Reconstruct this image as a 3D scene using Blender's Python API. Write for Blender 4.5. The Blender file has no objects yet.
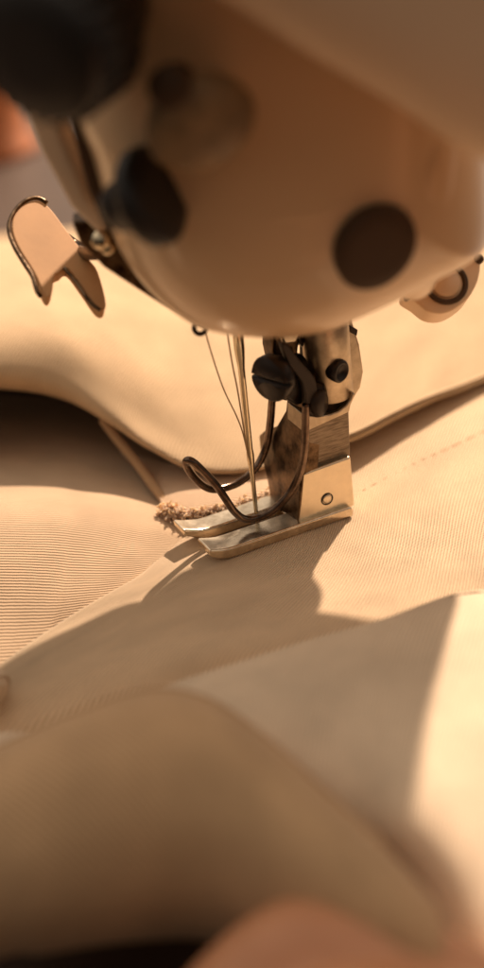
import bpy, bmesh, math, random
from math import sin, cos, tan, pi, radians, sqrt
from mathutils import Vector, Matrix

random.seed(7)
S = 0.01                      # everything is drawn in centimetres, linked in metres
scene = bpy.context.scene
COL = scene.collection

# ------------------------------------------------------------------ camera
HALF = radians(13.7); PITCH = radians(30); ROLL = radians(6); DIST = 30.0
F = 484 / tan(HALF)
fw = Vector((0, cos(PITCH), -sin(PITCH)))
r0 = Vector((1, 0, 0)); u0 = Vector((0, sin(PITCH), cos(PITCH)))
rt = r0 * cos(ROLL) - u0 * sin(ROLL); up = r0 * sin(ROLL) + u0 * cos(ROLL)
CAM = -fw * DIST
cd = bpy.data.cameras.new("camera"); cam = bpy.data.objects.new("camera", cd); COL.objects.link(cam)
M = Matrix((rt, up, -fw)).transposed().to_4x4(); M.translation = CAM * S
cam.matrix_world = M
cd.sensor_fit = 'VERTICAL'; cd.sensor_height = 36; cd.sensor_width = 36
cd.lens = 18 / tan(HALF)
cd.clip_start = 0.01; cd.clip_end = 50
cd.dof.use_dof = True; cd.dof.focus_distance = 0.2815; cd.dof.aperture_fstop = 8.8
cd.dof.aperture_blades = 0
scene.camera = cam

# surveying helpers: where a sight line meets a level / an upright plane
def ray(x, y): return fw + rt * ((x - 242) / F) + up * ((484 - y) / F)
def P(x, y, z=0.0):
    d = ray(x, y); return CAM + d * ((z - CAM.z) / d.z)
def PY(x, y, Y):
    d = ray(x, y); return CAM + d * ((Y - CAM.y) / d.y)
T = P(213, 566); H = P(354, 517); AX = (H - T); LEN = AX.length; AX = AX.normalized(); BX = Vector((-AX.y, AX.x, 0)); ZX = Vector((0, 0, 1))
def PN(x, y, o, n):
    d = ray(x, y); return CAM + d * ((o - CAM).dot(n) / d.dot(n))
def FT(a, b, z): return T + AX * a + BX * b + ZX * z       # presser-foot frame: a toe to heel, b away from camera
def PF(x, y, b):
    d = ray(x, y); o = T + BX * b
    return CAM + d * ((o - CAM).dot(BX) / d.dot(BX))

# ------------------------------------------------------------------ materials
def mat(name):
    m = bpy.data.materials.new(name); m.use_nodes = True
    nt = m.node_tree; b = nt.nodes['Principled BSDF']
    return m, nt, b
def nd(nt, t, **kw):
    n = nt.nodes.new(t)
    for k, v in kw.items(): setattr(n, k, v)
    return n
def ramp(nt, fac, stops):
    n = nd(nt, 'ShaderNodeValToRGB')
    cr = n.color_ramp
    while len(cr.elements) < len(stops): cr.elements.new(0.5)
    for e, (p, c) in zip(cr.elements, stops): e.position = p; e.color = (*c, 1)
    nt.links.new(fac, n.inputs[0]); return n.outputs[0]

def cloth_mat(name, col, rot=90, period=0.075, bump=0.5, slub=0.12, yarn=0.5):
    m, nt, b = mat(name)
    L = nt.links.new
    tc = nd(nt, 'ShaderNodeTexCoord')
    mp = nd(nt, 'ShaderNodeMapping'); mp.inputs['Rotation'].default_value = (0, 0, radians(rot))
    L(tc.outputs['UV'], mp.inputs[0])
    w = nd(nt, 'ShaderNodeTexWave', wave_type='BANDS', bands_direction='X', wave_profile='SIN')
    w.inputs['Scale'].default_value = 0.31416 / period
    w.inputs['Distortion'].default_value = 0.9; w.inputs['Detail'].default_value = 2.0
    w.inputs['Detail Scale'].default_value = 1.2
    L(mp.outputs[0], w.inputs[0])
    # cross yarns, finer
    mp2 = nd(nt, 'ShaderNodeMapping'); mp2.inputs['Rotation'].default_value = (0, 0, radians(rot + 62))
    L(tc.outputs['UV'], mp2.inputs[0])
    w2 = nd(nt, 'ShaderNodeTexWave', wave_type='BANDS', bands_direction='X', wave_profile='SIN')
    w2.inputs['Scale'].default_value = 0.31416 / (period * 0.62); w2.inputs['Distortion'].default_value = 1.0
    L(mp2.outputs[0], w2.inputs[0])
    n = nd(nt, 'ShaderNodeTexNoise'); n.inputs['Scale'].default_value = 1.1; n.inputs['Detail'].default_value = 6
    L(tc.outputs['UV'], n.inputs[0])
    nf = nd(nt, 'ShaderNodeTexNoise'); nf.inputs['Scale'].default_value = 38; nf.inputs['Detail'].default_value = 3
    L(tc.outputs['UV'], nf.inputs[0])
    mx = nd(nt, 'ShaderNodeMath', operation='MULTIPLY_ADD'); L(w2.outputs['Fac'], mx.inputs[0]); mx.inputs[1].default_value = 0.3; L(w.outputs['Fac'], mx.inputs[2])
    mx2 = nd(nt, 'ShaderNodeMath', operation='MULTIPLY_ADD'); L(nf.outputs['Fac'], mx2.inputs[0]); mx2.inputs[1].default_value = 0.5; L(mx.outputs[0], mx2.inputs[2])
    bp = nd(nt, 'ShaderNodeBump'); bp.inputs['Strength'].default_value = bump; bp.inputs['Distance'].default_value = period * S * 0.5
    L(mx2.outputs[0], bp.inputs['Height']); L(bp.outputs[0], b.inputs['Normal'])
    c1 = ramp(nt, n.outputs['Fac'], [(0.3, tuple(c * (1 - slub) for c in col)), (0.7, tuple(min(1, c * (1 + slub * .6)) for c in col))])
    # yarn colour: the valley yarn of the twill is a darker cotton
    mxx = nd(nt, 'ShaderNodeMix', data_type='RGBA', blend_type='MULTIPLY'); mxx.inputs[0].default_value = yarn
    c2 = ramp(nt, mx2.outputs[0], [(0.42, (0.60, 0.53, 0.46)), (1.0, (1, 1, 1))])
    L(c1, mxx.inputs[6]); L(c2, mxx.inputs[7]); L(mxx.outputs[2], b.inputs['Base Color'])
    b.inputs['Roughness'].default_value = 0.88; b.inputs['Specular IOR Level'].default_value = 0.2
    b.inputs['Sheen Weight'].default_value = 0.25; b.inputs['Sheen Roughness'].default_value = 0.5
    b.inputs['Sheen Tint'].default_value = (1, .9, .75, 1)
    return m

def metal_mat(name, col, rough=0.25, scratch=0.15, mottled=None, sscale=900, stretch=(1, 1, 1), metallic=1.0):
    m, nt, b = mat(name); L = nt.links.new
    tc = nd(nt, 'ShaderNodeTexCoord')
    mp = nd(nt, 'ShaderNodeMapping'); mp.inputs['Scale'].default_value = stretch; L(tc.outputs['Object'], mp.inputs[0])
    n = nd(nt, 'ShaderNodeTexNoise'); n.inputs['Scale'].default_value = sscale; n.inputs['Detail'].default_value = 5; L(mp.outputs[0], n.inputs[0])
    n2 = nd(nt, 'ShaderNodeTexNoise'); n2.inputs['Scale'].default_value = 420; n2.inputs['Detail'].default_value = 8; n2.inputs['Roughness'].default_value = .65; L(mp.outputs[0], n2.inputs[0])
    if mottled:
        c = ramp(nt, n2.outputs['Fac'], [(0.38, mottled), (0.62, col)])
    else:
        c = ramp(nt, n2.outputs['Fac'], [(0.3, tuple(x * .82 for x in col)), (0.7, col)])
    L(c, b.inputs['Base Color'])
    b.inputs['Metallic'].default_value = metallic
    rr = nd(nt, 'ShaderNodeMapRange'); rr.inputs[3].default_value = rough * .7; rr.inputs[4].default_value = rough * 1.5
    L(n2.outputs['Fac'], rr.inputs[0]); L(rr.outputs[0], b.inputs['Roughness'])
    bp = nd(nt, 'ShaderNodeBump'); bp.inputs['Strength'].default_value = scratch; bp.inputs['Distance'].default_value = 0.0001
    L(n.outputs['Fac'], bp.inputs['Height']); L(bp.outputs[0], b.inputs['Normal'])
    return m

def paint_mat(name, col, rough=0.4, spec=0.5, coat=0.0, var=0.1, scale=60):
    m, nt, b = mat(name); L = nt.links.new
    tc = nd(nt, 'ShaderNodeTexCoord')
    n = nd(nt, 'ShaderNodeTexNoise'); n.inputs['Scale'].default_value = scale; n.inputs['Detail'].default_value = 6; L(tc.outputs['Object'], n.inputs[0])
    c = ramp(nt, n.outputs['Fac'], [(0.3, tuple(x * (1 - var) for x in col)), (0.7, col)]); L(c, b.inputs['Base Color'])
    b.inputs['Roughness'].default_value = rough; b.inputs['Specular IOR Level'].default_value = spec
    b.inputs['Coat Weight'].default_value = coat
    n3 = nd(nt, 'ShaderNodeTexNoise'); n3.inputs['Scale'].default_value = 1500; L(tc.outputs['Object'], n3.inputs[0])
    bp = nd(nt, 'ShaderNodeBump'); bp.inputs['Strength'].default_value = .08; bp.inputs['Distance'].default_value = 0.0001
    L(n3.outputs['Fac'], bp.inputs['Height']); L(bp.outputs[0], b.inputs['Normal'])
    return m

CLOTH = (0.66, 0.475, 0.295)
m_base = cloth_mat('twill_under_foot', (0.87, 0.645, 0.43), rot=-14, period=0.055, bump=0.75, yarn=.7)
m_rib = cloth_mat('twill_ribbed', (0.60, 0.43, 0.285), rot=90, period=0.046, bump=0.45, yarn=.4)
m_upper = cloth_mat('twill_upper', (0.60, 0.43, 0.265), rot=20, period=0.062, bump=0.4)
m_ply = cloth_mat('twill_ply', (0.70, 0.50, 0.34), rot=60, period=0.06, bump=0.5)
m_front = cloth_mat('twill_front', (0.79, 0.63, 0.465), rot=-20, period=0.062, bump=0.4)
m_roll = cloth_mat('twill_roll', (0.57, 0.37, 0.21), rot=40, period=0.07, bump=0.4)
m_fray = paint_mat('frayed_cotton', (0.82, 0.53, 0.36), rough=0.9, spec=0.1, var=.25, scale=700)
_b = m_fray.node_tree.nodes['Principled BSDF']; _b.inputs['Subsurface Weight'].default_value = .6; _b.inputs['Subsurface Radius'].default_value = (.001, .0007, .0004); _b.inputs['Subsurface Scale'].default_value = 1.0
m_stitch = paint_mat('stitch_thread', (0.80, 0.60, 0.41), rough=0.8, spec=0.2)
m_thread = paint_mat('sewing_thread', (0.50, 0.34, 0.18), rough=0.55, spec=0.4)
m_steel = metal_mat('polished_steel', (0.82, 0.70, 0.54), rough=0.2, scratch=.15, mottled=(0.55, 0.45, 0.33))
m_block = metal_mat('satin_steel', (0.85, 0.735, 0.56), rough=0.34, scratch=.12)
m_brush = metal_mat('brushed_steel', (0.27, 0.22, 0.17), rough=0.38, scratch=.8, sscale=700, stretch=(1, 1, 9), mottled=(.13, .10, .075))
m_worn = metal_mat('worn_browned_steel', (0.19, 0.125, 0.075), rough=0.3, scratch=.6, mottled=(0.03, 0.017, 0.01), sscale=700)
m_clamp = metal_mat('satin_clamp', (0.62, 0.52, 0.39), rough=0.36, scratch=.2, mottled=(.42, .34, .25))
m_wire = metal_mat('burnished_wire', (0.22, 0.155, 0.115), rough=0.2, scratch=.15, mottled=(0.09, .06, .045))
m_black = metal_mat('blackened_screw', (0.02, 0.013, 0.010), rough=0.34, scratch=.2, metallic=0.4)
m_dark = metal_mat('dark_lever_steel', (0.035, 0.023, 0.016), rough=0.42, scratch=.2, metallic=0.4)
m_needle = metal_mat('needle_steel', (0.82, 0.70, 0.50), rough=0.16, scratch=.05)
m_head = paint_mat('machine_enamel', (0.72, 0.50, 0.30), rough=0.32, spec=.5, coat=.3, var=.06, scale=30)
m_arm = paint_mat('machine_enamel_arm', (0.80, 0.61, 0.42), rough=0.4, spec=.5, var=.06, scale=30)
m_plastic = paint_mat('black_plastic', (0.02, 0.017, 0.016), rough=0.45, spec=.4)
m_cap = paint_mat('brown_screw_cap', (0.075, 0.042, 0.022), rough=0.6, spec=.3)
m_brass = paint_mat('dull_brass', (0.34, 0.22, 0.11), rough=0.5, spec=.4, var=.4, scale=300)
m_rail = paint_mat('warm_grey_bar', (0.86, 0.68, 0.49), rough=0.35)
m_hook = paint_mat('bronze_plate', (0.66, 0.36, 0.16), rough=0.55, spec=.35, var=.2, scale=150)
m_boss = paint_mat('boss_enamel', (0.86, 0.60, 0.37), rough=.35)
m_table = paint_mat('dark_table', (0.075, 0.042, 0.026), rough=.5, var=.4, scale=20)
m_orange = paint_mat('orange_spool', (0.36, 0.11, 0.03), rough=.6)

def skin_mat():
    m, nt, b = mat('skin'); L = nt.links.new
    tc = nd(nt, 'ShaderNodeTexCoord')
    n = nd(nt, 'ShaderNodeTexNoise'); n.inputs['Scale'].default_value = 90; n.inputs['Detail'].default_value = 5; L(tc.outputs['Object'], n.inputs[0])
    L(ramp(nt, n.outputs['Fac'], [(0.3, (.47, .205, .10)), (0.7, (.58, .275, .145))]), b.inputs['Base Color'])
    b.inputs['Roughness'].default_value = .5
    b.inputs['Subsurface Weight'].default_value = .25; b.inputs['Subsurface Radius'].default_value = (.008, .003, .0015); b.inputs['Subsurface Scale'].default_value = 0.5
    return m
m_skin = skin_mat()

# ------------------------------------------------------------------ object helpers
def tag(o, label=None, cat=None, group=None, kind=None):
    if label: o['label'] = label
    if cat: o['category'] = cat
    if group: o['group'] = group
    if kind: o['kind'] = kind
    return o
ORI = {}
def root(name, at, label, cat):
    o = bpy.data.objects.new(name, None); COL.objects.link(o); o.location = at * S; o.empty_display_size = .01
    ORI[o.name] = at.copy(); return tag(o, label, cat)
def link(name, verts, faces, m, parent=None, at=None, smooth=True, uvs=None, bevel=0, subsurf=0, solid=0, sharp=35):
    """verts in cm, world frame; parent fixes the origin."""
    if parent is not None: base = ORI[parent.name]
    elif at is not None: base = at
    else:
        base = Vector((0, 0, 0))
        for v in verts: base += v
        base /= len(verts); base.z = min(v.z for v in verts)
    me = bpy.data.meshes.new(name)
    me.from_pydata([(Vector(v) - base) * S for v in verts], [], faces)
    bm = bmesh.new(); bm.from_mesh(me)
    if uvs is None: bmesh.ops.recalc_face_normals(bm, faces=bm.faces)
    bm.to_mesh(me); bm.free()
    if uvs is not None:
        l = me.uv_layers.new(name='UVMap')
        for lp in me.loops: l.data[lp.index].uv = uvs[lp.vertex_index]
    for p in me.polygons: p.use_smooth = smooth
    me.materials.append(m)
    o = bpy.data.objects.new(name, me); COL.objects.link(o)
    if parent is None: o.location = base * S
    else: o.parent = parent
    ORI[o.name] = base.copy()
    if solid:
        md = o.modifiers.new('thickness', 'SOLIDIFY'); md.thickness = solid * S; md.offset = -1
    if bevel:
        md = o.modifiers.new('edge', 'BEVEL'); md.width = bevel * S; md.segments = 3; md.limit_method = 'ANGLE'; md.angle_limit = radians(sharp); md.harden_normals = True
    if subsurf:
        md = o.modifiers.new('smooth', 'SUBSURF'); md.levels = subsurf; md.render_levels = subsurf
    return o
def cr(p0, p1, p2, p3, t):
    return 0.5 * ((2 * p1) + (p2 - p0) * t + (2 * p0 - 5 * p1 + 4 * p2 - p3) * t * t + (3 * p1 - p0 - 3 * p2 + p3) * t ** 3)
def spline(pts, n):
    out = []; N = len(pts)
    for i in range(N - 1):
        a, b, c, d = pts[max(i - 1, 0)], pts[i], pts[i + 1], pts[min(i + 2, N - 1)]
        for k in range(n): out.append(cr(a, b, c, d, k / n))
    out.append(pts[-1]); return out
def wob(p, amp, fr):
    from mathutils import noise
    return amp * noise.noise(Vector((p.x * fr, p.y * fr, p.z * fr + 3.1)))
def patch(name, rows, m, n=10, parent=None, at=None, solid=0.06, amp=0.03, fr=0.9, raw=False):
    """a cloth sheet through a net of surveyed points (x, y, height)"""
    R = [[Vector(q) if raw else P(*q) for q in r] for r in rows]
    R = [spline(r, n) for r in R]
    cols = [spline([R[i][j] for i in range(len(R))], n) for j in range(len(R[0]))]
    nr, nc = len(cols[0]), len(cols)
    V, U = [], []
    ulen = [0.0]; 
    for j in range(1, nc): ulen.append(ulen[-1] + sum((cols[j][i] - cols[j - 1][i]).length for i in range(0, nr, max(1, nr // 6))) / len(range(0, nr, max(1, nr // 6))))
    for i in range(nr):
        for j in range(nc):
            p = cols[j][i].copy()
            p.z += wob(p, amp, fr) + wob(p, amp * .3, fr * 3.1)
            V.append(p)
    vl = [0.0]
    for i in range(1, nr): vl.append(vl[-1] + sum((V[i * nc + j] - V[(i - 1) * nc + j]).length for j in range(0, nc, max(1, nc // 6))) / len(range(0, nc, max(1, nc // 6))))
    U = [(ulen[j], vl[i]) for i in range(nr) for j in range(nc)]
    Fc = [(i * nc + j, i * nc + j + 1, (i + 1) * nc + j + 1, (i + 1) * nc + j) for i in range(nr - 1) for j in range(nc - 1)]
    # keep the right side up
    s = 0
    for f in Fc[::7]: s += (V[f[1]] - V[f[0]]).cross(V[f[3]] - V[f[0]]).z
    if s < 0: Fc = [tuple(reversed(f)) for f in Fc]
    return link(name, V, Fc, m, parent, at, uvs=U, solid=solid)
def tube_geo(pts, rad, seg=14, flat=1.0, flatdir=None, cap=True):
    N = len(pts); V, Fc = [], []
    rad = rad if isinstance(rad, (list, tuple)) else [rad] * N
    t = (pts[1] - pts[0]).normalized(); nrm = t.orthogonal().normalized()
    for i, p in enumerate(pts):
        t = (pts[min(i + 1, N - 1)] - pts[max(i - 1, 0)]).normalized()
        if flatdir is not None: nrm = flatdir
        nrm = (nrm - t * nrm.dot(t)).normalized(); bn = t.cross(nrm)
        for k in range(seg):
            a = 2 * pi * k / seg; V.append(p + (nrm * cos(a) * flat + bn * sin(a)) * rad[i])
    for i in range(N - 1):
        for k in range(seg):
            k2 = (k + 1) % seg; Fc.append((i * seg + k, i * seg + k2, (i + 1) * seg + k2, (i + 1) * seg + k))
    if cap: Fc.append(tuple(range(seg))[::-1]); Fc.append(tuple((N - 1) * seg + k for k in range(seg)))
    return V, Fc
def merge(geos):
    V, Fc = [], []
    for v, f in geos:
        o = len(V); V += v; Fc += [tuple(i + o for i in x) for x in f]
    return V, Fc
def lathe_geo(c, axis, prof, seg=40, xdir=None, sx=1.0):
    """prof: list of (radius, offset along axis); closed with caps"""
    axis = axis.normalized(); x = (xdir - axis * xdir.dot(axis)).normalized() if xdir else axis.orthogonal().normalized(); y = axis.cross(x)
    V, Fc = [], []
    for r, h in prof:
        for k in range(seg):
            a = 2 * pi * k / seg; V.append(c + axis * h + (x * cos(a) * sx + y * sin(a)) * r)
    n = len(prof)
    for i in range(n - 1):
        for k in range(seg):
            k2 = (k + 1) % seg; Fc.append((i * seg + k, i * seg + k2, (i + 1) * seg + k2, (i + 1) * seg + k))
    Fc.append(tuple(range(seg))[::-1]); Fc.append(tuple((n - 1) * seg + k for k in range(seg)))
    return V, Fc
def prism_geo(front, off):
    n = len(front); V = list(front) + [p + off for p in front]
    Fc = [tuple(range(n)), tuple(range(2 * n - 1, n - 1, -1))] + [(i, n + i, n + (i + 1) % n, (i + 1) % n) for i in range(n)]
    return V, Fc
def smooth_loop(pts, n):
    N = len(pts); out = []
    for i in range(N):
        for k in range(n): out.append(cr(pts[i - 1], pts[i], pts[(i + 1) % N], pts[(i + 2) % N], k / n))
    return out

# ------------------------------------------------------------------ setting: the table under everything
z0 = -1.6
tv = [Vector((-45, -19, z0)), Vector((45, -19, z0)), Vector((45, 40, z0)), Vector((-45, 40, z0))]
tb = link('table_top', *prism_geo(tv, Vector((0, 0, -2.5))), m_table, at=Vector((0, 10, z0 - 2.5)), smooth=False, bevel=.3)
tag(tb, 'dark work table under the cloth, showing black at lower left', 'table')

# ------------------------------------------------------------------ cloth
base = patch('trouser_cloth', [
    [(150, 470, -.25), (215, 485, -.12), (270, 470, -.05), (350, 425, -.05), (430, 385, -.02), (520, 345, 0), (640, 290, 0)],
    [(163, 528, -.12), (215, 520, -.06), (275, 500, 0), (355, 470, 0), (430, 440, .02), (520, 405, .05), (640, 360, .05)],
    [(150, 566, -.05), (212, 560, 0), (285, 540, 0), (360, 512, 0), (430, 490, .0), (520, 460, .02), (640, 430, .05)],
    [(60, 622, .06), (170, 590, .02), (270, 575, 0), (365, 555, 0), (440, 540, .0), (520, 520, .02), (650, 495, .05)],
    [(-60, 700, .06), (110, 640, .10), (240, 612, .02), (365, 600, .0), (450, 585, .0), (530, 570, .0), (660, 550, .0)],
    [(-360, 830, -.2), (60, 700, -.1), (215, 660, -.05), (360, 650, -.1), (460, 635, -.1), (540, 620, -.1), (670, 600, 0)],
    [(-380, 930, -1.0), (40, 800, -.8), (210, 740, -.8), (360, 720, -.8), (470, 700, -.8), (550, 690, -.8), (690, 670, -.5)],
], m_base, n=10, solid=.07, amp=.03)
tag(base, 'beige twill cloth with fine diagonal weave lying flat under the presser foot', 'cloth')

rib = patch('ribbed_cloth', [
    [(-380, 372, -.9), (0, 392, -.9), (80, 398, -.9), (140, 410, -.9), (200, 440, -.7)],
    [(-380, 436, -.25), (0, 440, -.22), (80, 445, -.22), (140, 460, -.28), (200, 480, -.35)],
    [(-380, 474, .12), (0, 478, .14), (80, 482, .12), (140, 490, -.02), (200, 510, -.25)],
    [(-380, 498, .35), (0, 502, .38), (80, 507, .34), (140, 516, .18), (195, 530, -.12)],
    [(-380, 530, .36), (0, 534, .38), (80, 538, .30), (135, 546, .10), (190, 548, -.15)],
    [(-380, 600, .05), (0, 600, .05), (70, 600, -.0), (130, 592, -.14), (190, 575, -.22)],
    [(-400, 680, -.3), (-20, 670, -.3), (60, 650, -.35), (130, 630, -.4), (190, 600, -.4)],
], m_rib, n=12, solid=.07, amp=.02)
tag(rib, 'beige cloth with strong horizontal ribs at left, beside the frayed edge', 'cloth')

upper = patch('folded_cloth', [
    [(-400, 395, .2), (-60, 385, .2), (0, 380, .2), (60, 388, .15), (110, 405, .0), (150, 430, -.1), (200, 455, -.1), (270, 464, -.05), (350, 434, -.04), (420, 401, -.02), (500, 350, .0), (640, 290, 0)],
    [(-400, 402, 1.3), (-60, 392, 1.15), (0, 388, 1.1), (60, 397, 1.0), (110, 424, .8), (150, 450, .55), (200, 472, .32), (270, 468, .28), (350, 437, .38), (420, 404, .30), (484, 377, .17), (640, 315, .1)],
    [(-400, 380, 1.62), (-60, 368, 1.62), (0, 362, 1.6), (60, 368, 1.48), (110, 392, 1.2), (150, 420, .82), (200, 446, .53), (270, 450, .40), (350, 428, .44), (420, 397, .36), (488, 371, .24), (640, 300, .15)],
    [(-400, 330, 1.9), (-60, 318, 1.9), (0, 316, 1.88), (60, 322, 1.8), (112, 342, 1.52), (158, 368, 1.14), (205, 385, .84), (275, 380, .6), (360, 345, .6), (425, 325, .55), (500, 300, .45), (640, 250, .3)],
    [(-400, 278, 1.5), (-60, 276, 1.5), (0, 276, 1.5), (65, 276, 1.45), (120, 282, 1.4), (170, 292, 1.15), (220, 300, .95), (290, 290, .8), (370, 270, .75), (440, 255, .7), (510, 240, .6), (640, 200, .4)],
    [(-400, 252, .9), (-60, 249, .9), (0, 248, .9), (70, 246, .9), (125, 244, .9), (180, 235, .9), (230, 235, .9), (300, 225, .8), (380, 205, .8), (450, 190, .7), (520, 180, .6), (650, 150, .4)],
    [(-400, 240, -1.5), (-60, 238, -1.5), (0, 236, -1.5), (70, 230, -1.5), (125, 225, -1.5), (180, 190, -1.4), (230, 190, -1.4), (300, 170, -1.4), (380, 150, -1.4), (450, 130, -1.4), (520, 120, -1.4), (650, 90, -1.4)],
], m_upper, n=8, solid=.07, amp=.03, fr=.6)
tag(upper, 'bright beige folded cloth arching behind the needle, over a dark hollow at left', 'cloth')

# seam ridge between the hollow and the needle
sp = spline([P(103, 420, .6), P(118, 440, .42), P(136, 462, .25), P(152, 484, .12), P(168, 505, .03)], 8)
link('seam_ridge', *tube_geo(sp, [.075] * len(sp), 12), m_roll, upper)

ply = patch('frayed_cloth', [
    [(120, 450, -.1), (165, 462, .0), (205, 462, .05), (265, 448, .05), (330, 420, .05)],
    [(146, 478, .06), (178, 484, .14), (210, 482, .17), (266, 466, .17), (330, 440, .12)],
    [(160, 500, .10), (185, 502, .17), (214, 499, .19), (268, 483, .19), (335, 458, .12)],
    [(163, 512, .04), (188, 513, .13), (216, 508, .16), (270, 494, .16), (340, 470, .08)],
], m_ply, n=12, solid=.05, amp=.02)
tag(ply, 'cream cloth strip with ragged frayed raw edge behind the presser foot toes', 'cloth')
geos = []
edge = spline([P(163, 512, .06), P(175, 514, .10), (P(188, 513, .13)), P(202, 511, .15), P(216, 508, .16), P(245, 500, .16), P(275, 492, .14)], 14)
for i in range(480):
    k = random.random() ** 1.6
    e = edge[int(k * (len(edge) - 1))]
    tuft = max(0, 1 - k * 2.6)
    d = Vector((random.gauss(-.1, .5), random.gauss(-.9, .4), random.gauss(-.1, .45))).normalized()
    ln = random.uniform(.035, .09) + tuft * random.uniform(.03, .13)
    p = e + Vector((random.gauss(0, .05) + .06 * tuft, random.gauss(0, .03) - .05 * tuft, random.gauss(0, .03) + .05 * tuft))
    pts = [p]; curl = Vector((random.gauss(0, 1), random.gauss(0, 1), random.gauss(0, 1))).normalized(); q = random.uniform(.7, 1.7)
    for st_ in range(7):
        d = (Matrix.Rotation(q + random.gauss(0, .35), 3, curl) @ d + Vector((0, -.18, -.12))).normalized(); pts.append(pts[-1] + d * ln / 5)
    wd = random.uniform(.008, .016) * (1 + .6 * tuft)
    geos.append(tube_geo(spline(pts, 2), [wd * (1 - .035 * m_) for m_ in range(15)], 5))
link('frayed_fringe', *merge(geos), m_fray, ply)

# faint machine stitching running away on the right
geos = []
st = spline([P(362, 491, .0), P(392, 475, .0), P(420, 461, .01), P(452, 446, .03), P(490, 428, .04)], 12)
i = 0
for k in range(0, len(st) - 3, 4):
    pts = [st[k] - ZX * .012, st[k + 1] + ZX * .008, st[k + 2] + ZX * .008, st[k + 3] - ZX * .012]
    geos.append(tube_geo(pts, [.004, .006, .006, .004], 6))
link('stitching', *merge(geos), m_stitch, base)

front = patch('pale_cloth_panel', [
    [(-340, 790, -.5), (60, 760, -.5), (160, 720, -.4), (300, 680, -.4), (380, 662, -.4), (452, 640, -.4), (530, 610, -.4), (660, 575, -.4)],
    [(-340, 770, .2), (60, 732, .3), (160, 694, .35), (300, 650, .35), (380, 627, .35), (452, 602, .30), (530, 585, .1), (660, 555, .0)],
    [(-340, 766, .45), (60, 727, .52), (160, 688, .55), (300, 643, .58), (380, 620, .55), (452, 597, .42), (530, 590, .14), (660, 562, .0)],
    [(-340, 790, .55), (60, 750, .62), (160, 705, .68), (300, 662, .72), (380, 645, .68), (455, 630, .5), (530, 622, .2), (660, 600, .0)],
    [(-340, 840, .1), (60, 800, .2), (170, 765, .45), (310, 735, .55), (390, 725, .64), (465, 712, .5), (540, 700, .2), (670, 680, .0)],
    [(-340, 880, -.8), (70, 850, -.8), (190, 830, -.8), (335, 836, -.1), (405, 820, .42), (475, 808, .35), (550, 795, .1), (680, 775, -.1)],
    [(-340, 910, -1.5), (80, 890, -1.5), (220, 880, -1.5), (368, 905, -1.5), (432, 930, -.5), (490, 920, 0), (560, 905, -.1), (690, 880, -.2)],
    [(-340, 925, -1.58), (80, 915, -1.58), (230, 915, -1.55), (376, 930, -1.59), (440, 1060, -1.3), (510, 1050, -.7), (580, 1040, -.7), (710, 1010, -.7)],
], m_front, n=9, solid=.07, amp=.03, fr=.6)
tag(front, 'smooth pale beige cloth panel between the presser foot and the near roll, right strip sunlit', 'cloth')

# near rolled fold
sil = [(-380, 850, 1.1), (-60, 768, 1.25), (0, 745, 1.3), (75, 713, 1.4), (150, 690, 1.4), (205, 698, 1.38), (258, 732, 1.32), (325, 790, 1.22), (385, 845, 1.1), (420, 882, .95), (442, 908, .8)]
bot = [(-380, 1060), (-60, 968), (0, 960), (75, 950), (150, 945), (215, 950), (280, 965), (345, 985), (385, 995), (415, 1000), (440, 1005)]
secs = []
for (sx, sy, sz), (bx, by) in zip(sil, bot):
    Sp = P(sx, sy, sz); vd = (Sp - CAM).normalized()
    fwd = Vector((-vd.x, -vd.y, 0)).normalized(); pit = math.asin(-vd.z)
    a_ = max(.45, (by - sy) * (Sp - CAM).length / F / 2)           # radius of the fold from its apparent depth
    ph0 = -(pi / 2 - pit)
    nrm = fwd * sin(ph0) + ZX * cos(ph0); cen = Sp - nrm * a_
    secs.append([cen + (fwd * sin(ph) + ZX * cos(ph)) * a_ * (1 + .05 * sin(2 * ph)) for ph in [radians(v) for v in range(-120, 171, 29)]])
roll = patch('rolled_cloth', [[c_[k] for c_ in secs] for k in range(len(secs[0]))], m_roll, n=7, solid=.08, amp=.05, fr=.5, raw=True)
tag(roll, 'out of focus rolled cloth fold nearest the camera, tan on top and dark below', 'cloth')
rp = spline([P(x, y + 1, z + .02) for x, y, z in sil[1:9]], 8)
link('hem_edge', *tube_geo(rp, [.04] * len(rp), 10), m_roll, roll)
# folded corner peeping in at the left border
tp = spline([P(-150, 700, .1), P(-70, 692, .22), P(-22, 694, .22), P(-10, 698, .2), P(-5, 701, .18)], 8)
fc = link('cloth_corner', *tube_geo(tp, [.42] * 17 + [.42 * sqrt(max(.02, 1 - (q_ / 15.5) ** 2)) for q_ in range(16)], 18, flat=.7, flatdir=ZX), m_front)
tag(fc, 'small cream cloth fold poking in at the left border', 'cloth')

# ------------------------------------------------------------------ sewing machine
YH = -1.9
mc = root('sewing_machine', Vector((2.0, 0.0, 3.0)), 'beige enamel sewing machine head with presser foot and black knobs above the cloth', 'sewing machine')

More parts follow.
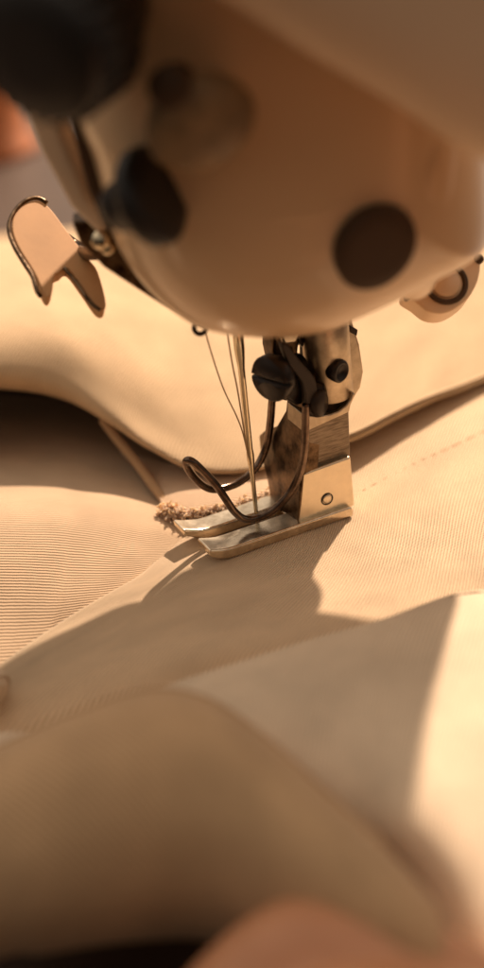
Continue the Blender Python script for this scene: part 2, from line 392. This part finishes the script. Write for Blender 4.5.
def domed(name, outline, Y, depth, dome, m, center, n=6, pw=4.4, fillet=.5, shear=0.0):
    pts = [PY(x, y, Y) for x, y in outline]
    loop = smooth_loop(pts, n); c = PY(*center, Y); N = len(loop)
    V, Fc = [], []
    rings = [(1.0, depth), (1.0, fillet)] 
    K = 22
    prof = []
    for k in range(K + 1):
        s = sin(pi / 2 * (1 - k / K)) if k else 1.0
        prof.append((max(s, 0.0001), -dome * (1 - s ** pw) ** .62))
    rings += prof
    for s, d in rings:
        for p in loop:
            q = c + (p - c) * s + Vector((0, d, 0))
            if d == depth and shear: k_ = max(0, min(1, (p.x - 1.2) / 2.0)); q += Vector((k_ * (shear + .18 * (p.z - 4.6)), 0, .38 * k_))  # unseen back skewed outward to place the right edge of the cast shadow
            if d > 0 and shear: q += Vector((0, 0, (1.15 if d == depth else .9) * max(0, min(1, (.2 - p.x) / 1.6))))  # unseen back left rim lifted so its shadow falls nearer the camera
            V.append(q)
    R = len(rings)
    for i in range(R - 1):
        for k in range(N):
            k2 = (k + 1) % N; Fc.append((i * N + k, i * N + k2, (i + 1) * N + k2, (i + 1) * N + k))
    Fc.append(tuple(range(N))); Fc.append(tuple((R - 1) * N + k for k in range(N)))
    return link(name, V, Fc, m, mc)
HEAD = [(206, 316), (262, 322), (318, 316), (354, 302), (402, 280), (445, 258), (470, 244), (488, 222), (488, 150), (486, 40), (484, -260), (300, -300), (40, -260), (62, 60), (84, 140), (104, 210), (128, 258), (168, 298)]
domed('machine_head', HEAD, YH, 2.7, 2.15, m_head, (290, 90), shear=1.46)
ARM = [(120, -60), (210, -10), (300, 48), (390, 100), (484, 158), (640, 215), (650, 60), (650, -330), (120, -330)]  # right end stretched out of view to keep the hand shaded
domed('machine_arm', ARM, -5.2, 1.2, .9, m_arm, (340, -120))

link('shadow_drum', *lathe_geo(Vector((1.74, .72, 3.5)), ZX, [(.8, 0), (1.1, .1), (1.15, .3), (1.15, 2.0)], 40), m_dark, mc)  # added unseen drum behind the head, placed for the shadow it casts
rb = spline([PY(432, 120, -3.45), PY(428, 160, -3.6), PY(424, 205, -3.5), PY(418, 250, -3.0), PY(412, 275, -2.2)], 8)
link('streak_rib', *tube_geo(rb, [.34] * len(rb), 20), m_head, mc)  # rib added to give the face its upright light streak
# presser bar clamp and foot -------------------------------------------------
pf = link('presser_foot', *(lambda: None)() or ([FT(0, 0, 0)], []), m_steel, mc) if False else None
foot = bpy.data.objects.new('presser_foot', None); COL.objects.link(foot); foot.parent = mc; ORI[foot.name] = ORI[mc.name].copy(); foot.empty_display_size = .01
foot['label'] = 'steel presser foot with two toes and a wire finger guard'

def sole():
    aa = [-.12, -.08, -.02, .06, .15, .26, .4, .6, .8, 1.0, 1.2, 1.38, 1.42, 1.6, 1.8, 2.0, 2.2, LEN - .05, LEN]
    bb = [0, .14, .28, .42, .66, .84, 1.02]
    def top(a): 
        return .185 + (.13 * max(0, (.34 - a) / .46) ** 1.6) - (.05 if a > LEN - .01 else 0)
    def bt(a): return .012 + .2 * max(0, (.30 - a) / .42) ** 1.5
    cells = set()
    for i in range(len(aa) - 1):
        for j in range(len(bb) - 1):
            a = (aa[i] + aa[i + 1]) / 2; b = (bb[j] + bb[j + 1]) / 2
            if .42 < b < .66 and a < 1.40: continue
            if b < .42 and a < -.02: continue
            if b > .66 and a > 2.05 : continue
            cells.add((i, j))
    V, Fc, ix = [], [], {}
    def vid(i, j, s):
        k = (i, j, s)
        if k not in ix:
            a = aa[i]; b = bb[j]
            # toes rounded in plan
            ix[k] = len(V); V.append(FT(a, b, top(a) if s else bt(a)))
        return ix[k]
    for (i, j) in cells:
        q = [(i, j), (i + 1, j), (i + 1, j + 1), (i, j + 1)]
        Fc.append(tuple(vid(*x, 1) for x in q)); Fc.append(tuple(vid(*x, 0) for x in reversed(q)))
        for (di, dj, e) in ((0, -1, (0, 1)), (1, 0, (1, 2)), (0, 1, (2, 3)), (-1, 0, (3, 0))):
            if (i + di, j + dj) not in cells:
                p, r = q[e[0]], q[e[1]]
                Fc.append((vid(*p, 0), vid(*r, 0), vid(*r, 1), vid(*p, 1)))
    return V, Fc
link('sole', *sole(), m_steel, foot, bevel=.035, sharp=40)

def PFp(pts, b): return [PF(x, y, b) for x, y in pts]
ba = BX
# lower block: satin face with a small round pin
blk = PFp([(298, 526), (303, 474), (351, 456.5), (355, 506)], .10)
link('shank_block', *prism_geo(blk, BX * .80), m_block, foot, bevel=.035)
pinc = PF(327, 499, .10)
ring = [pinc + (AX * cos(t) + ZX * sin(t)) * .088 - BX * .004 for t in [2 * pi * k / 28 for k in range(29)]]
link('pin_ring', *tube_geo(ring, .010, 8), m_black, foot)
link('pin', *lathe_geo(pinc, -BX, [(.07, -.05), (.07, .012), (.06, .018)], 24), m_block, foot)
# brushed slanting neck
lo = PFp([(302, 476), (350.5, 457.5)], .2); hi = PFp([(306, 430), (349, 410)], .10)
lo_b = [p + BX * .7 for p in lo]; hi_b = [p + BX * .5 for p in hi]
nv = [lo[0], lo[1], hi[1], hi[0], lo_b[0], lo_b[1], hi_b[1], hi_b[0]]
link('shank_neck', nv, [(0, 1, 2, 3), (5, 4, 7, 6), (4, 0, 3, 7), (1, 5, 6, 2), (3, 2, 6, 7), (4, 5, 1, 0)], m_brush, foot, bevel=.025)
# clamp plate behind the presser bar, flaring above the neck
pl = PFp([(305, 430), (349, 410), (351, 404), (361, 388), (364, 372), (360, 345), (353, 322), (350, 300), (312, 300), (312, 380)], .40)
link('clamp_plate', *prism_geo(pl, BX * .34), m_clamp, foot, bevel=.04)
# lower lip of the clamp, hollowed to the round bar, and a black filler standing in for shade in the gap
lip = PFp([(304, 433), (304, 415), (318, 416.5), (330, 414.5), (339, 411.5), (346, 406), (351, 399), (353, 393), (356, 394), (351, 405), (349.5, 412)], -.02)
link('clamp_lip', *prism_geo(lip, BX * .5), m_clamp, foot, bevel=.02)
link('gap_shade_fill', *prism_geo(PFp([(306, 418), (306, 385), (349.5, 384), (350, 395), (347, 404), (340, 414)], .06), BX * .3), m_black, foot)
link('presser_bar', *lathe_geo(PF(330, 394, .32), ZX, [(.315, 0), (.335, .02), (.335, 2.6)], 48), m_clamp, foot)
# clamp screw in the bar
fr_c = PF(339, 371, -.02)
link('clamp_screw', *lathe_geo(fr_c, (-BX + AX * .35).normalized(), [(.155, -.12), (.165, .0), (.165, .035), (.14, .06), (.115, .06), (.105, .03)], 32), m_black, foot)
tb_ = PFp([(350, 326), (358, 330), (357, 336), (351, 333)], .36)
link('lug', *prism_geo(tb_, BX * .2), m_dark, foot, bevel=.01)
# worn toe-side web of the shank
def web():
    # (pixel x near edge, y near edge, b_near, b_far) down the toe side
    lv = [((303, 380), .14, .62), ((304, 402), .12, .58), ((304.5, 425), .12, .66), ((303.5, 448), .12, .92), ((302.5, 462), .11, 1.26), ((302, 472), .10, 1.42), ((301, 490), .10, 1.34), ((300, 505), .10, 1.12), ((298, 524), .11, .95)]
    V, Fc = [], []
    for (x, y), b0, b1 in lv:
        p = PF(x, y, b0) - AX * .012
        q = p + BX * (b1 - b0)
        mid = p + BX * (b1 - b0) * .5 - AX * .05
        V += [p, mid, q, q + AX * .30, p + AX * .30 + BX * .03]
    for i in range(len(lv) - 1):
        for k in range(5):
            k2 = (k + 1) % 5; Fc.append((i * 5 + k, i * 5 + k2, i * 5 + 5 + k2, i * 5 + 5 + k))
    Fc.append(tuple(range(5))); Fc.append(tuple((len(lv) - 1) * 5 + k for k in range(5)))
    return V, Fc
link('shank_web', *web(), m_worn, foot, bevel=.02, sharp=50)
# upper toe-side block of the clamp, with a slit of daylight beside it
ub = PFp([(273, 352), (273, 338), (279, 330), (299, 326), (303, 332), (299, 348), (297, 370), (302, 400), (284, 402)], .42)
link('clamp_jaw', *prism_geo(ub, BX * .36), m_worn, foot, bevel=.05)
jb = PFp([(296, 326), (320, 318), (320, 352), (304, 349), (298, 342)], .40)
link('jaw_bridge', *prism_geo(jb, BX * .3), m_dark, foot, bevel=.03)
jb2 = PFp([(309, 345), (319, 345), (319, 405), (309, 408)], .30)
link('jaw_side', *prism_geo(jb2, BX * .3), m_dark, foot, bevel=.03)
tip = PFp([(279, 331), (297, 326), (301, 333), (297, 343), (284, 345)], .30)
link('jaw_cap', *prism_geo(tip, BX * .14), m_block, foot, bevel=.045)
# guard hinge screw (slotted thumb screw)
ts = PF(270, 379, .10)
axd = (-AX * .9 - BX * .35 + ZX * .05).normalized()
th = link('thumb_screw', *merge([lathe_geo(ts, axd, [(.16, -.62), (.17, -.2), (.30, -.18), (.335, -.12), (.335, .0), (.30, .05), (.06, .06)], 36)]), m_black, foot)
sl = [ts + axd * .065 + ZX * dz + axd.cross(ZX) * dx for dx, dz in ((-.34, -.03), (.34, -.03), (.34, .03), (-.34, .03))]
# cut the slot for real
cut = link('screw_slot', *prism_geo(sl, -axd * .12 + axd * 0), m_black, foot)
md = th.modifiers.new('slot', 'BOOLEAN'); md.object = cut; md.operation = 'DIFFERENCE'; md.solver = 'EXACT'
dg = bpy.context.evaluated_depsgraph_get(); nm = bpy.data.meshes.new_from_object(th.evaluated_get(dg)); th.modifiers.clear(); th.data = nm
bpy.data.objects.remove(cut)
# body behind the thumb screw
kb = PFp([(281, 362), (300, 358), (312, 380), (310, 404), (296, 406), (280, 396)], .16)
link('hinge_body', *prism_geo(kb, BX * .3), m_black, foot, bevel=.05)
# slanting dark lever
lev = PFp([(282, 346), (289, 346), (300, 360), (314, 376), (318, 392), (317.5, 412), (313, 417), (307, 412), (305, 394), (301, 380), (290, 366)], .0)
link('guard_lever', *prism_geo(smooth_loop(lev, 3), BX * .13), m_dark, foot, bevel=.03, sharp=60)
link('guard_roller', *lathe_geo(PF(320, 403, .02), (-BX + AX * .6).normalized(), [(.14, -.16), (.16, -.14), (.16, .03), (.13, .06)], 28, xdir=ZX, sx=1.25), m_dark, foot)
# wire finger guard
wp = [(306, 404, .02), (305.5, 425, .02), (304.5, 450, .02), (300, 472, .05), (291, 491, .12), (277, 507, .2), (260, 517, .28), (245, 519, .34), (234, 511, .38), (225, 498, .42), (216, 485, .48), (203, 471, .55), (193, 462, .6), (187, 460.5, .66), (186.5, 466, .72), (193, 476, .78), (203, 485.5, .84), (214, 489.5, .90), (228, 487, .94), (243, 480, .97), (257, 466, .98), (266, 447, .98), (270, 425, .95), (272, 402, .9), (273, 388, .85)]
wl = spline([PF(x, y, b) for x, y, b in wp], 7)
link('finger_guard', *tube_geo(wl, .057, 16), m_wire, foot)

# needle -------------------------------------------------------------------
NB = FT(1.0, .56, 0)
def at_needle(z, dx=0, dy=0): return Vector((NB.x + dx, NB.y + dy, z))
nz = [(.02, .008), (.12, .02), (.3, .03), (.8, .036), (1.0, .04), (1.12, .052), (1.22, .055), (1.32, .045), (1.6, .046), (2.6, .05), (2.9, .075), (4.2, .08)]
link('needle', *tube_geo([at_needle(z) for z, _ in nz], [r for _, r in nz], 14), m_needle, mc)
th1 = spline([PY(206, 325, YH + .3), PY(207, 338, YH + .4), PF(222, 385, .5), PF(236, 415, .5), at_needle(1.62, -.075, -.05), at_needle(1.25, -.03, -.06), at_needle(1.1, .0, -.05)], 8)
t1 = link('sewing_thread', *tube_geo(th1, .011, 6), m_thread)
tag(t1, 'single thin thread slanting from the left corner of the machine head to the needle', 'thread')
geos = [tube_geo(spline([at_needle(4.0, -.17, -.05), at_needle(2.9, -.13, -.1), at_needle(2.3, -.085, -.07), at_needle(1.7, -.055, -.05), at_needle(1.2, -.03, -.05)], 8), .012, 6)]
t2 = link('sewing_thread', *merge(geos), m_thread); tag(t2, 'thicker pale thread running down beside the needle shaft, right of the slanting thread', 'thread')

# things mounted on the head ------------------------------------------------
def knob(name, px, Y, axis, prof, m, parent=mc, xdir=None, sx=1.0, seg=44, bevel=0):
    c = PY(*px, Y); return link(name, *lathe_geo(c, Vector(axis), prof, seg, xdir, sx), m, parent, bevel=bevel)
YF = YH - 2.1        # front of the dome
# black disc knob tilted on the left of the face
knob('disc_knob', (152, 196), YF - .2, (.84, -.40, .36), [(.2, -.65), (.30, -.5), (.34, -.2), (.54, -.15), (.60, -.08), (.60, .06), (.54, .12), (.3, .14)], m_plastic)
k2 = knob('round_cap', (375, 247), YF - .05, (.15, -1, -.1), [(.48, -.2), (.48, .06), (.45, .1), (.3, .11)], m_cap, xdir=Vector((.6, 0, 1)), sx=1.18)
# tension knob, big and dark, top left
tk = knob('tension_knob', (52, 38), -5.0, (-.55, -.8, -.1), [(.5, -1.2), (.75, -.6), (.85, -.5), (.85, .3), (.75, .42), (.3, .45)], m_plastic)
geos = []
c = PY(52, 38, -5.0); ax = Vector((-.55, -.8, -.1)).normalized(); xx = ax.orthogonal().normalized(); yy = ax.cross(xx)
for k in range(26):
    a = 2 * pi * k / 26; q = c + (xx * cos(a) + yy * sin(a)) * .86
    geos.append(tube_geo([q - ax * .45, q + ax * .28], .06, 8))
link('knob_ridges', *merge(geos), m_plastic, tk)
kb2 = PFp([(60, 20), (112, 30), (108, 88), (66, 96)], -1.0)
link('tension_bracket', *prism_geo([PY(x, y, -4.6) for x, y in ((70, -20), (112, -20), (110, 80), (62, 92))], Vector((0, .9, 0))), m_plastic, mc, bevel=.12)
# brass guide, olive body with a dark screw
gd = knob('thread_guide', (200, 122), YF - .7, (.2, -1, -.15), [(.40, -.35), (.54, -.1), (.56, .08), (.46, .2), (.15, .24)], m_brass, xdir=Vector((1, 0, .4)), sx=1.15)
link('guide_screw', *lathe_geo(PY(170, 86, YF - .9), Vector((-.2, -1, .2)), [(.2, -.5), (.24, -.1), (.24, .1), (.18, .15)], 30), m_cap, gd)
# slanting bar down the left rim
rl = [PY(x, y, -2.2) for x, y in ((10, 40), (36, 60), (58, 128), (86, 196), (110, 228), (98, 236), (70, 208), (40, 152), (16, 88))]
link('slanting_bar', *prism_geo(rl, Vector((.1, .5, 0))), m_rail, mc, bevel=.1)
rl = [PY(x, y, -2.7) for x, y in ((60, 92), (82, 98), (97, 170), (114, 230), (106, 234), (86, 186))]
link('bar_shade_strip', *prism_geo(rl, Vector((.1, .5, 0))), m_cap, mc, bevel=.06)  # dark strip laid on to stand in for shading along the bar
# dark strip along the lower left rim and the clip screws
rs = [PY(x, y, -1.95) for x, y in ((72, 222), (104, 222), (122, 242), (150, 272), (184, 298), (206, 318), (204, 331), (190, 324), (150, 298), (104, 268), (80, 244))]
link('rim_strip', *prism_geo(rs, Vector((0, .35, 0))), m_worn, mc, bevel=.04)
link('clip_screw', *lathe_geo(PY(101, 240, -2.1), Vector((-.3, -1, .3)), [(.08, -.2), (.13, -.05), (.13, .05), (.08, .1)], 24), m_needle, mc)
link('clip_screw', *lathe_geo(PY(108, 248, -2.1), Vector((-.3, -1, .3)), [(.05, -.2), (.09, -.05), (.09, .05), (.05, .08)], 24), m_needle, mc)
link('thread_eyelet', *tube_geo([PY(200 + 6 * cos(t), 328 + 6 * sin(t), YH - .05) for t in [2 * pi * k / 20 for k in range(21)]], .035, 8), m_dark, mc)
# forked bright guard plate with dark rim
hk = [(36, 200), (50, 208), (68, 232), (88, 258), (98, 272), (106, 304), (98, 308), (82, 286), (68, 268), (60, 272), (54, 276), (52, 292), (46, 296), (34, 272), (18, 246), (12, 226), (18, 208)]
GO = PY(55, 245, -.6); GN = Vector((.25, -.42, .85)).normalized()
hp = smooth_loop([PN(x, y, GO, GN) for x, y in hk], 4)
fk = link('forked_guard', *prism_geo(hp, -GN * .2), m_hook, mc, bevel=.05)
rim = smooth_loop([PN(x, y, GO, GN) for x, y in [(98, 268), (88, 256), (68, 230), (50, 206), (36, 198), (20, 205), (9, 224), (14, 246), (31, 273), (46, 298)]], 5)[:-5]
link('guard_rim', *tube_geo(rim[16:46], .032, 8), m_worn, fk)
rim2 = spline([PN(x, y, GO, GN) for x, y in [(64, 268), (76, 282), (90, 302), (100, 310)]], 6)
link('guard_rim', *tube_geo(rim2, .028, 8), m_worn, fk)
ga = spline([PN(60, 236, GO - GN * .2, GN), PN(80, 250, GO - GN * .22, GN), PY(100, 252, -1.5), PY(124, 246, -1.9)], 6)
link('guard_bracket', *tube_geo(ga, [.11] * len(ga), 12), m_worn, fk)
# boss with ringed screw on the right
bs = [(404, 292), (418, 276), (440, 262), (476, 258), (479, 276), (468, 298), (448, 312), (430, 312), (416, 302)]
BO = PY(440, 286, -1.2); BN = Vector((.1, -.75, .65)).normalized()
bo = link('screw_boss', *prism_geo(smooth_loop([PN(x, y, BO, BN) for x, y in bs], 4), -BN * .5), m_boss, mc, bevel=.08)
bc = PN(446, 283, BO + BN * .01, BN); bx = BN.cross(Vector((0, 0, 1))).normalized(); by = bx.cross(BN)
rg = [bc + bx * (-cos(t) * .27) + by * (sin(t) * .27) for t in [pi * .95 + 1.28 * pi * k / 24 for k in range(25)]]
link('boss_ring', *tube_geo(rg, .04, 8), m_cap, bo)
link('boss_screw', *lathe_geo(bc, BN, [(.21, -.1), (.21, .03), (.17, .06)], 28), m_boss, bo)
link('boss_pin', *lathe_geo(PN(409, 294, BO, BN), BN, [(.05, -.2), (.08, 0), (.05, .06)], 16), m_cap, bo)
link('boss_pin', *lathe_geo(PN(479, 259, BO, BN), BN, [(.05, -.2), (.07, 0), (.05, .06)], 16), m_cap, bo)

# ------------------------------------------------------------------ spool glimpsed behind the machine
sc_ = P(-2, 150, -1.6)
spv = lathe_geo(sc_, ZX, [(1.0, 0), (1.0, .15), (.8, .2), (.75, 2.2), (.6, 2.9), (.4, 3.0)], 32)
so = link('thread_spool', *spv, m_orange, at=sc_)
tag(so, 'blurred orange spool at the left border beyond the black tension knob', 'spool')

# ------------------------------------------------------------------ hand at the bottom border
def limb(chain, seg=20):
    pts = spline([Vector(p) for p, r in chain], 6); rr = spline([Vector((r, 0, 0)) for p, r in chain], 6); rr = [v.x for v in rr]
    ends = []
    for k in range(4, 0, -1):          # rounded start
        a = k / 4 * pi / 2; ends.append((pts[0] - (pts[1] - pts[0]).normalized() * rr[0] * sin(a) * .9, max(rr[0] * cos(a), .02)))
    tail = []
    for k in range(1, 5):
        a = k / 4 * pi / 2; tail.append((pts[-1] + (pts[-1] - pts[-2]).normalized() * rr[-1] * sin(a) * .9, max(rr[-1] * cos(a), .02)))
    al = ends + list(zip(pts, rr)) + tail
    return tube_geo([p for p, r in al], [r for p, r in al], seg)
fingers = [
    [((3.2, -13.2, -.1), .85), ((1.6, -11.4, .02), .80), ((.35, -10.75, .36), .80), ((-.75, -11.05, -.1), .72), ((-1.2, -11.5, -.6), .58)],
    [((3.3, -13.4, .2), .85), ((1.6, -12.3, .45), .80), ((.1, -12.1, .55), .76), ((-1.0, -12.5, -.0), .66), ((-1.35, -12.9, -.6), .54)],
    [((3.5, -13.9, .2), .80), ((1.8, -13.4, .45), .76), ((.4, -13.4, .5), .72), ((-.6, -13.8, -.05), .62), ((-.9, -14.1, -.6), .50)],
    [((3.8, -14.5, .1), .72), ((2.3, -14.5, .3), .66), ((1.2, -14.6, .3), .62), ((.4, -14.9, -.1), .54), ((.15, -15.1, -.6), .44)],
    [((4.3, -13.4, -.1), .95), ((3.4, -11.9, -.25), .82), ((2.6, -11.1, -.5), .68), ((1.9, -10.9, -.7), .56)],
]
body = [((3.0, -13.1, .2), .95), ((4.0, -13.9, .2), 1.25), ((5.2, -14.8, .25), 1.35), ((6.6, -15.9, .35), 1.3), ((9.2, -18.0, .6), 1.6), ((12.5, -20.6, 1.0), 2.0)]
hV, hF = merge([limb(f) for f in fingers] + [limb(body, 28)])
ho = link('person', hV, hF, m_skin, at=Vector((3, -13, -1)))
md = ho.modifiers.new('fuse', 'REMESH'); md.mode = 'VOXEL'; md.voxel_size = .09 * S
md = ho.modifiers.new('soft', 'SMOOTH'); md.factor = .5; md.iterations = 10
bpy.context.view_layer.update()
dg = bpy.context.evaluated_depsgraph_get()
nm = bpy.data.meshes.new_from_object(ho.evaluated_get(dg)); ho.modifiers.clear(); ho.data = nm
for p in nm.polygons: p.use_smooth = True
if not nm.materials: nm.materials.append(m_skin)
tag(ho, 'blurred bare hand on the cloth at the bottom border, nearest the camera', 'person')

# ------------------------------------------------------------------ light
w = bpy.data.worlds.new('World'); scene.world = w; w.use_nodes = True
nt = w.node_tree; bg = nt.nodes['Background']
tc = nd(nt, 'ShaderNodeTexCoord'); sx = nd(nt, 'ShaderNodeSeparateXYZ'); nt.links.new(tc.outputs['Generated'], sx.inputs[0])
mr = nd(nt, 'ShaderNodeMapRange'); mr.inputs[1].default_value = -1; mr.inputs[2].default_value = 1; nt.links.new(sx.outputs[2], mr.inputs[0])
c = ramp(nt, mr.outputs[0], [(0.0, (.015, .01, .006)), (0.5, (.05, .033, .02)), (0.62, (.28, .225, .175)), (0.76, (.72, .59, .465)), (1.0, (.85, .72, .585))])
# the room is dimmer on the photographer's side than on the window side
m2 = nd(nt, 'ShaderNodeMapRange', interpolation_type='SMOOTHSTEP'); m2.inputs[1].default_value = -.95; m2.inputs[2].default_value = .35; m2.inputs[3].default_value = .24; m2.inputs[4].default_value = 1.0
nt.links.new(sx.outputs[1], m2.inputs[0])
vm = nd(nt, 'ShaderNodeVectorMath', operation='SCALE'); nt.links.new(c, vm.inputs[0]); nt.links.new(m2.outputs[0], vm.inputs['Scale'])
nt.links.new(vm.outputs[0], bg.inputs[0]); bg.inputs[1].default_value = 1.25

EL = radians(40); hd = Vector((.45, .89, 0)).normalized()
sd = hd * cos(EL) + ZX * sin(EL)
ld = bpy.data.lights.new('window_lamp', 'SPOT'); lo_ = bpy.data.objects.new('window_lamp', ld); COL.objects.link(lo_)
tgt = Vector((0, -2, 0)); lp = tgt + sd * 150
lo_.location = lp * S; lo_.rotation_euler = (-sd).to_track_quat('-Z', 'Y').to_euler()
ld.energy = 200; ld.color = (1.0, .78, .59); ld.shadow_soft_size = 0.014; ld.spot_size = radians(40); ld.spot_blend = .4

scene.view_settings.view_transform = 'Standard'; scene.view_settings.look = 'None'
scene.view_settings.exposure = 0; scene.view_settings.gamma = 1
scene.render.engine = 'CYCLES'
scene.cycles.max_bounces = 8; scene.cycles.diffuse_bounces = 5
scene.cycles.use_denoising = True
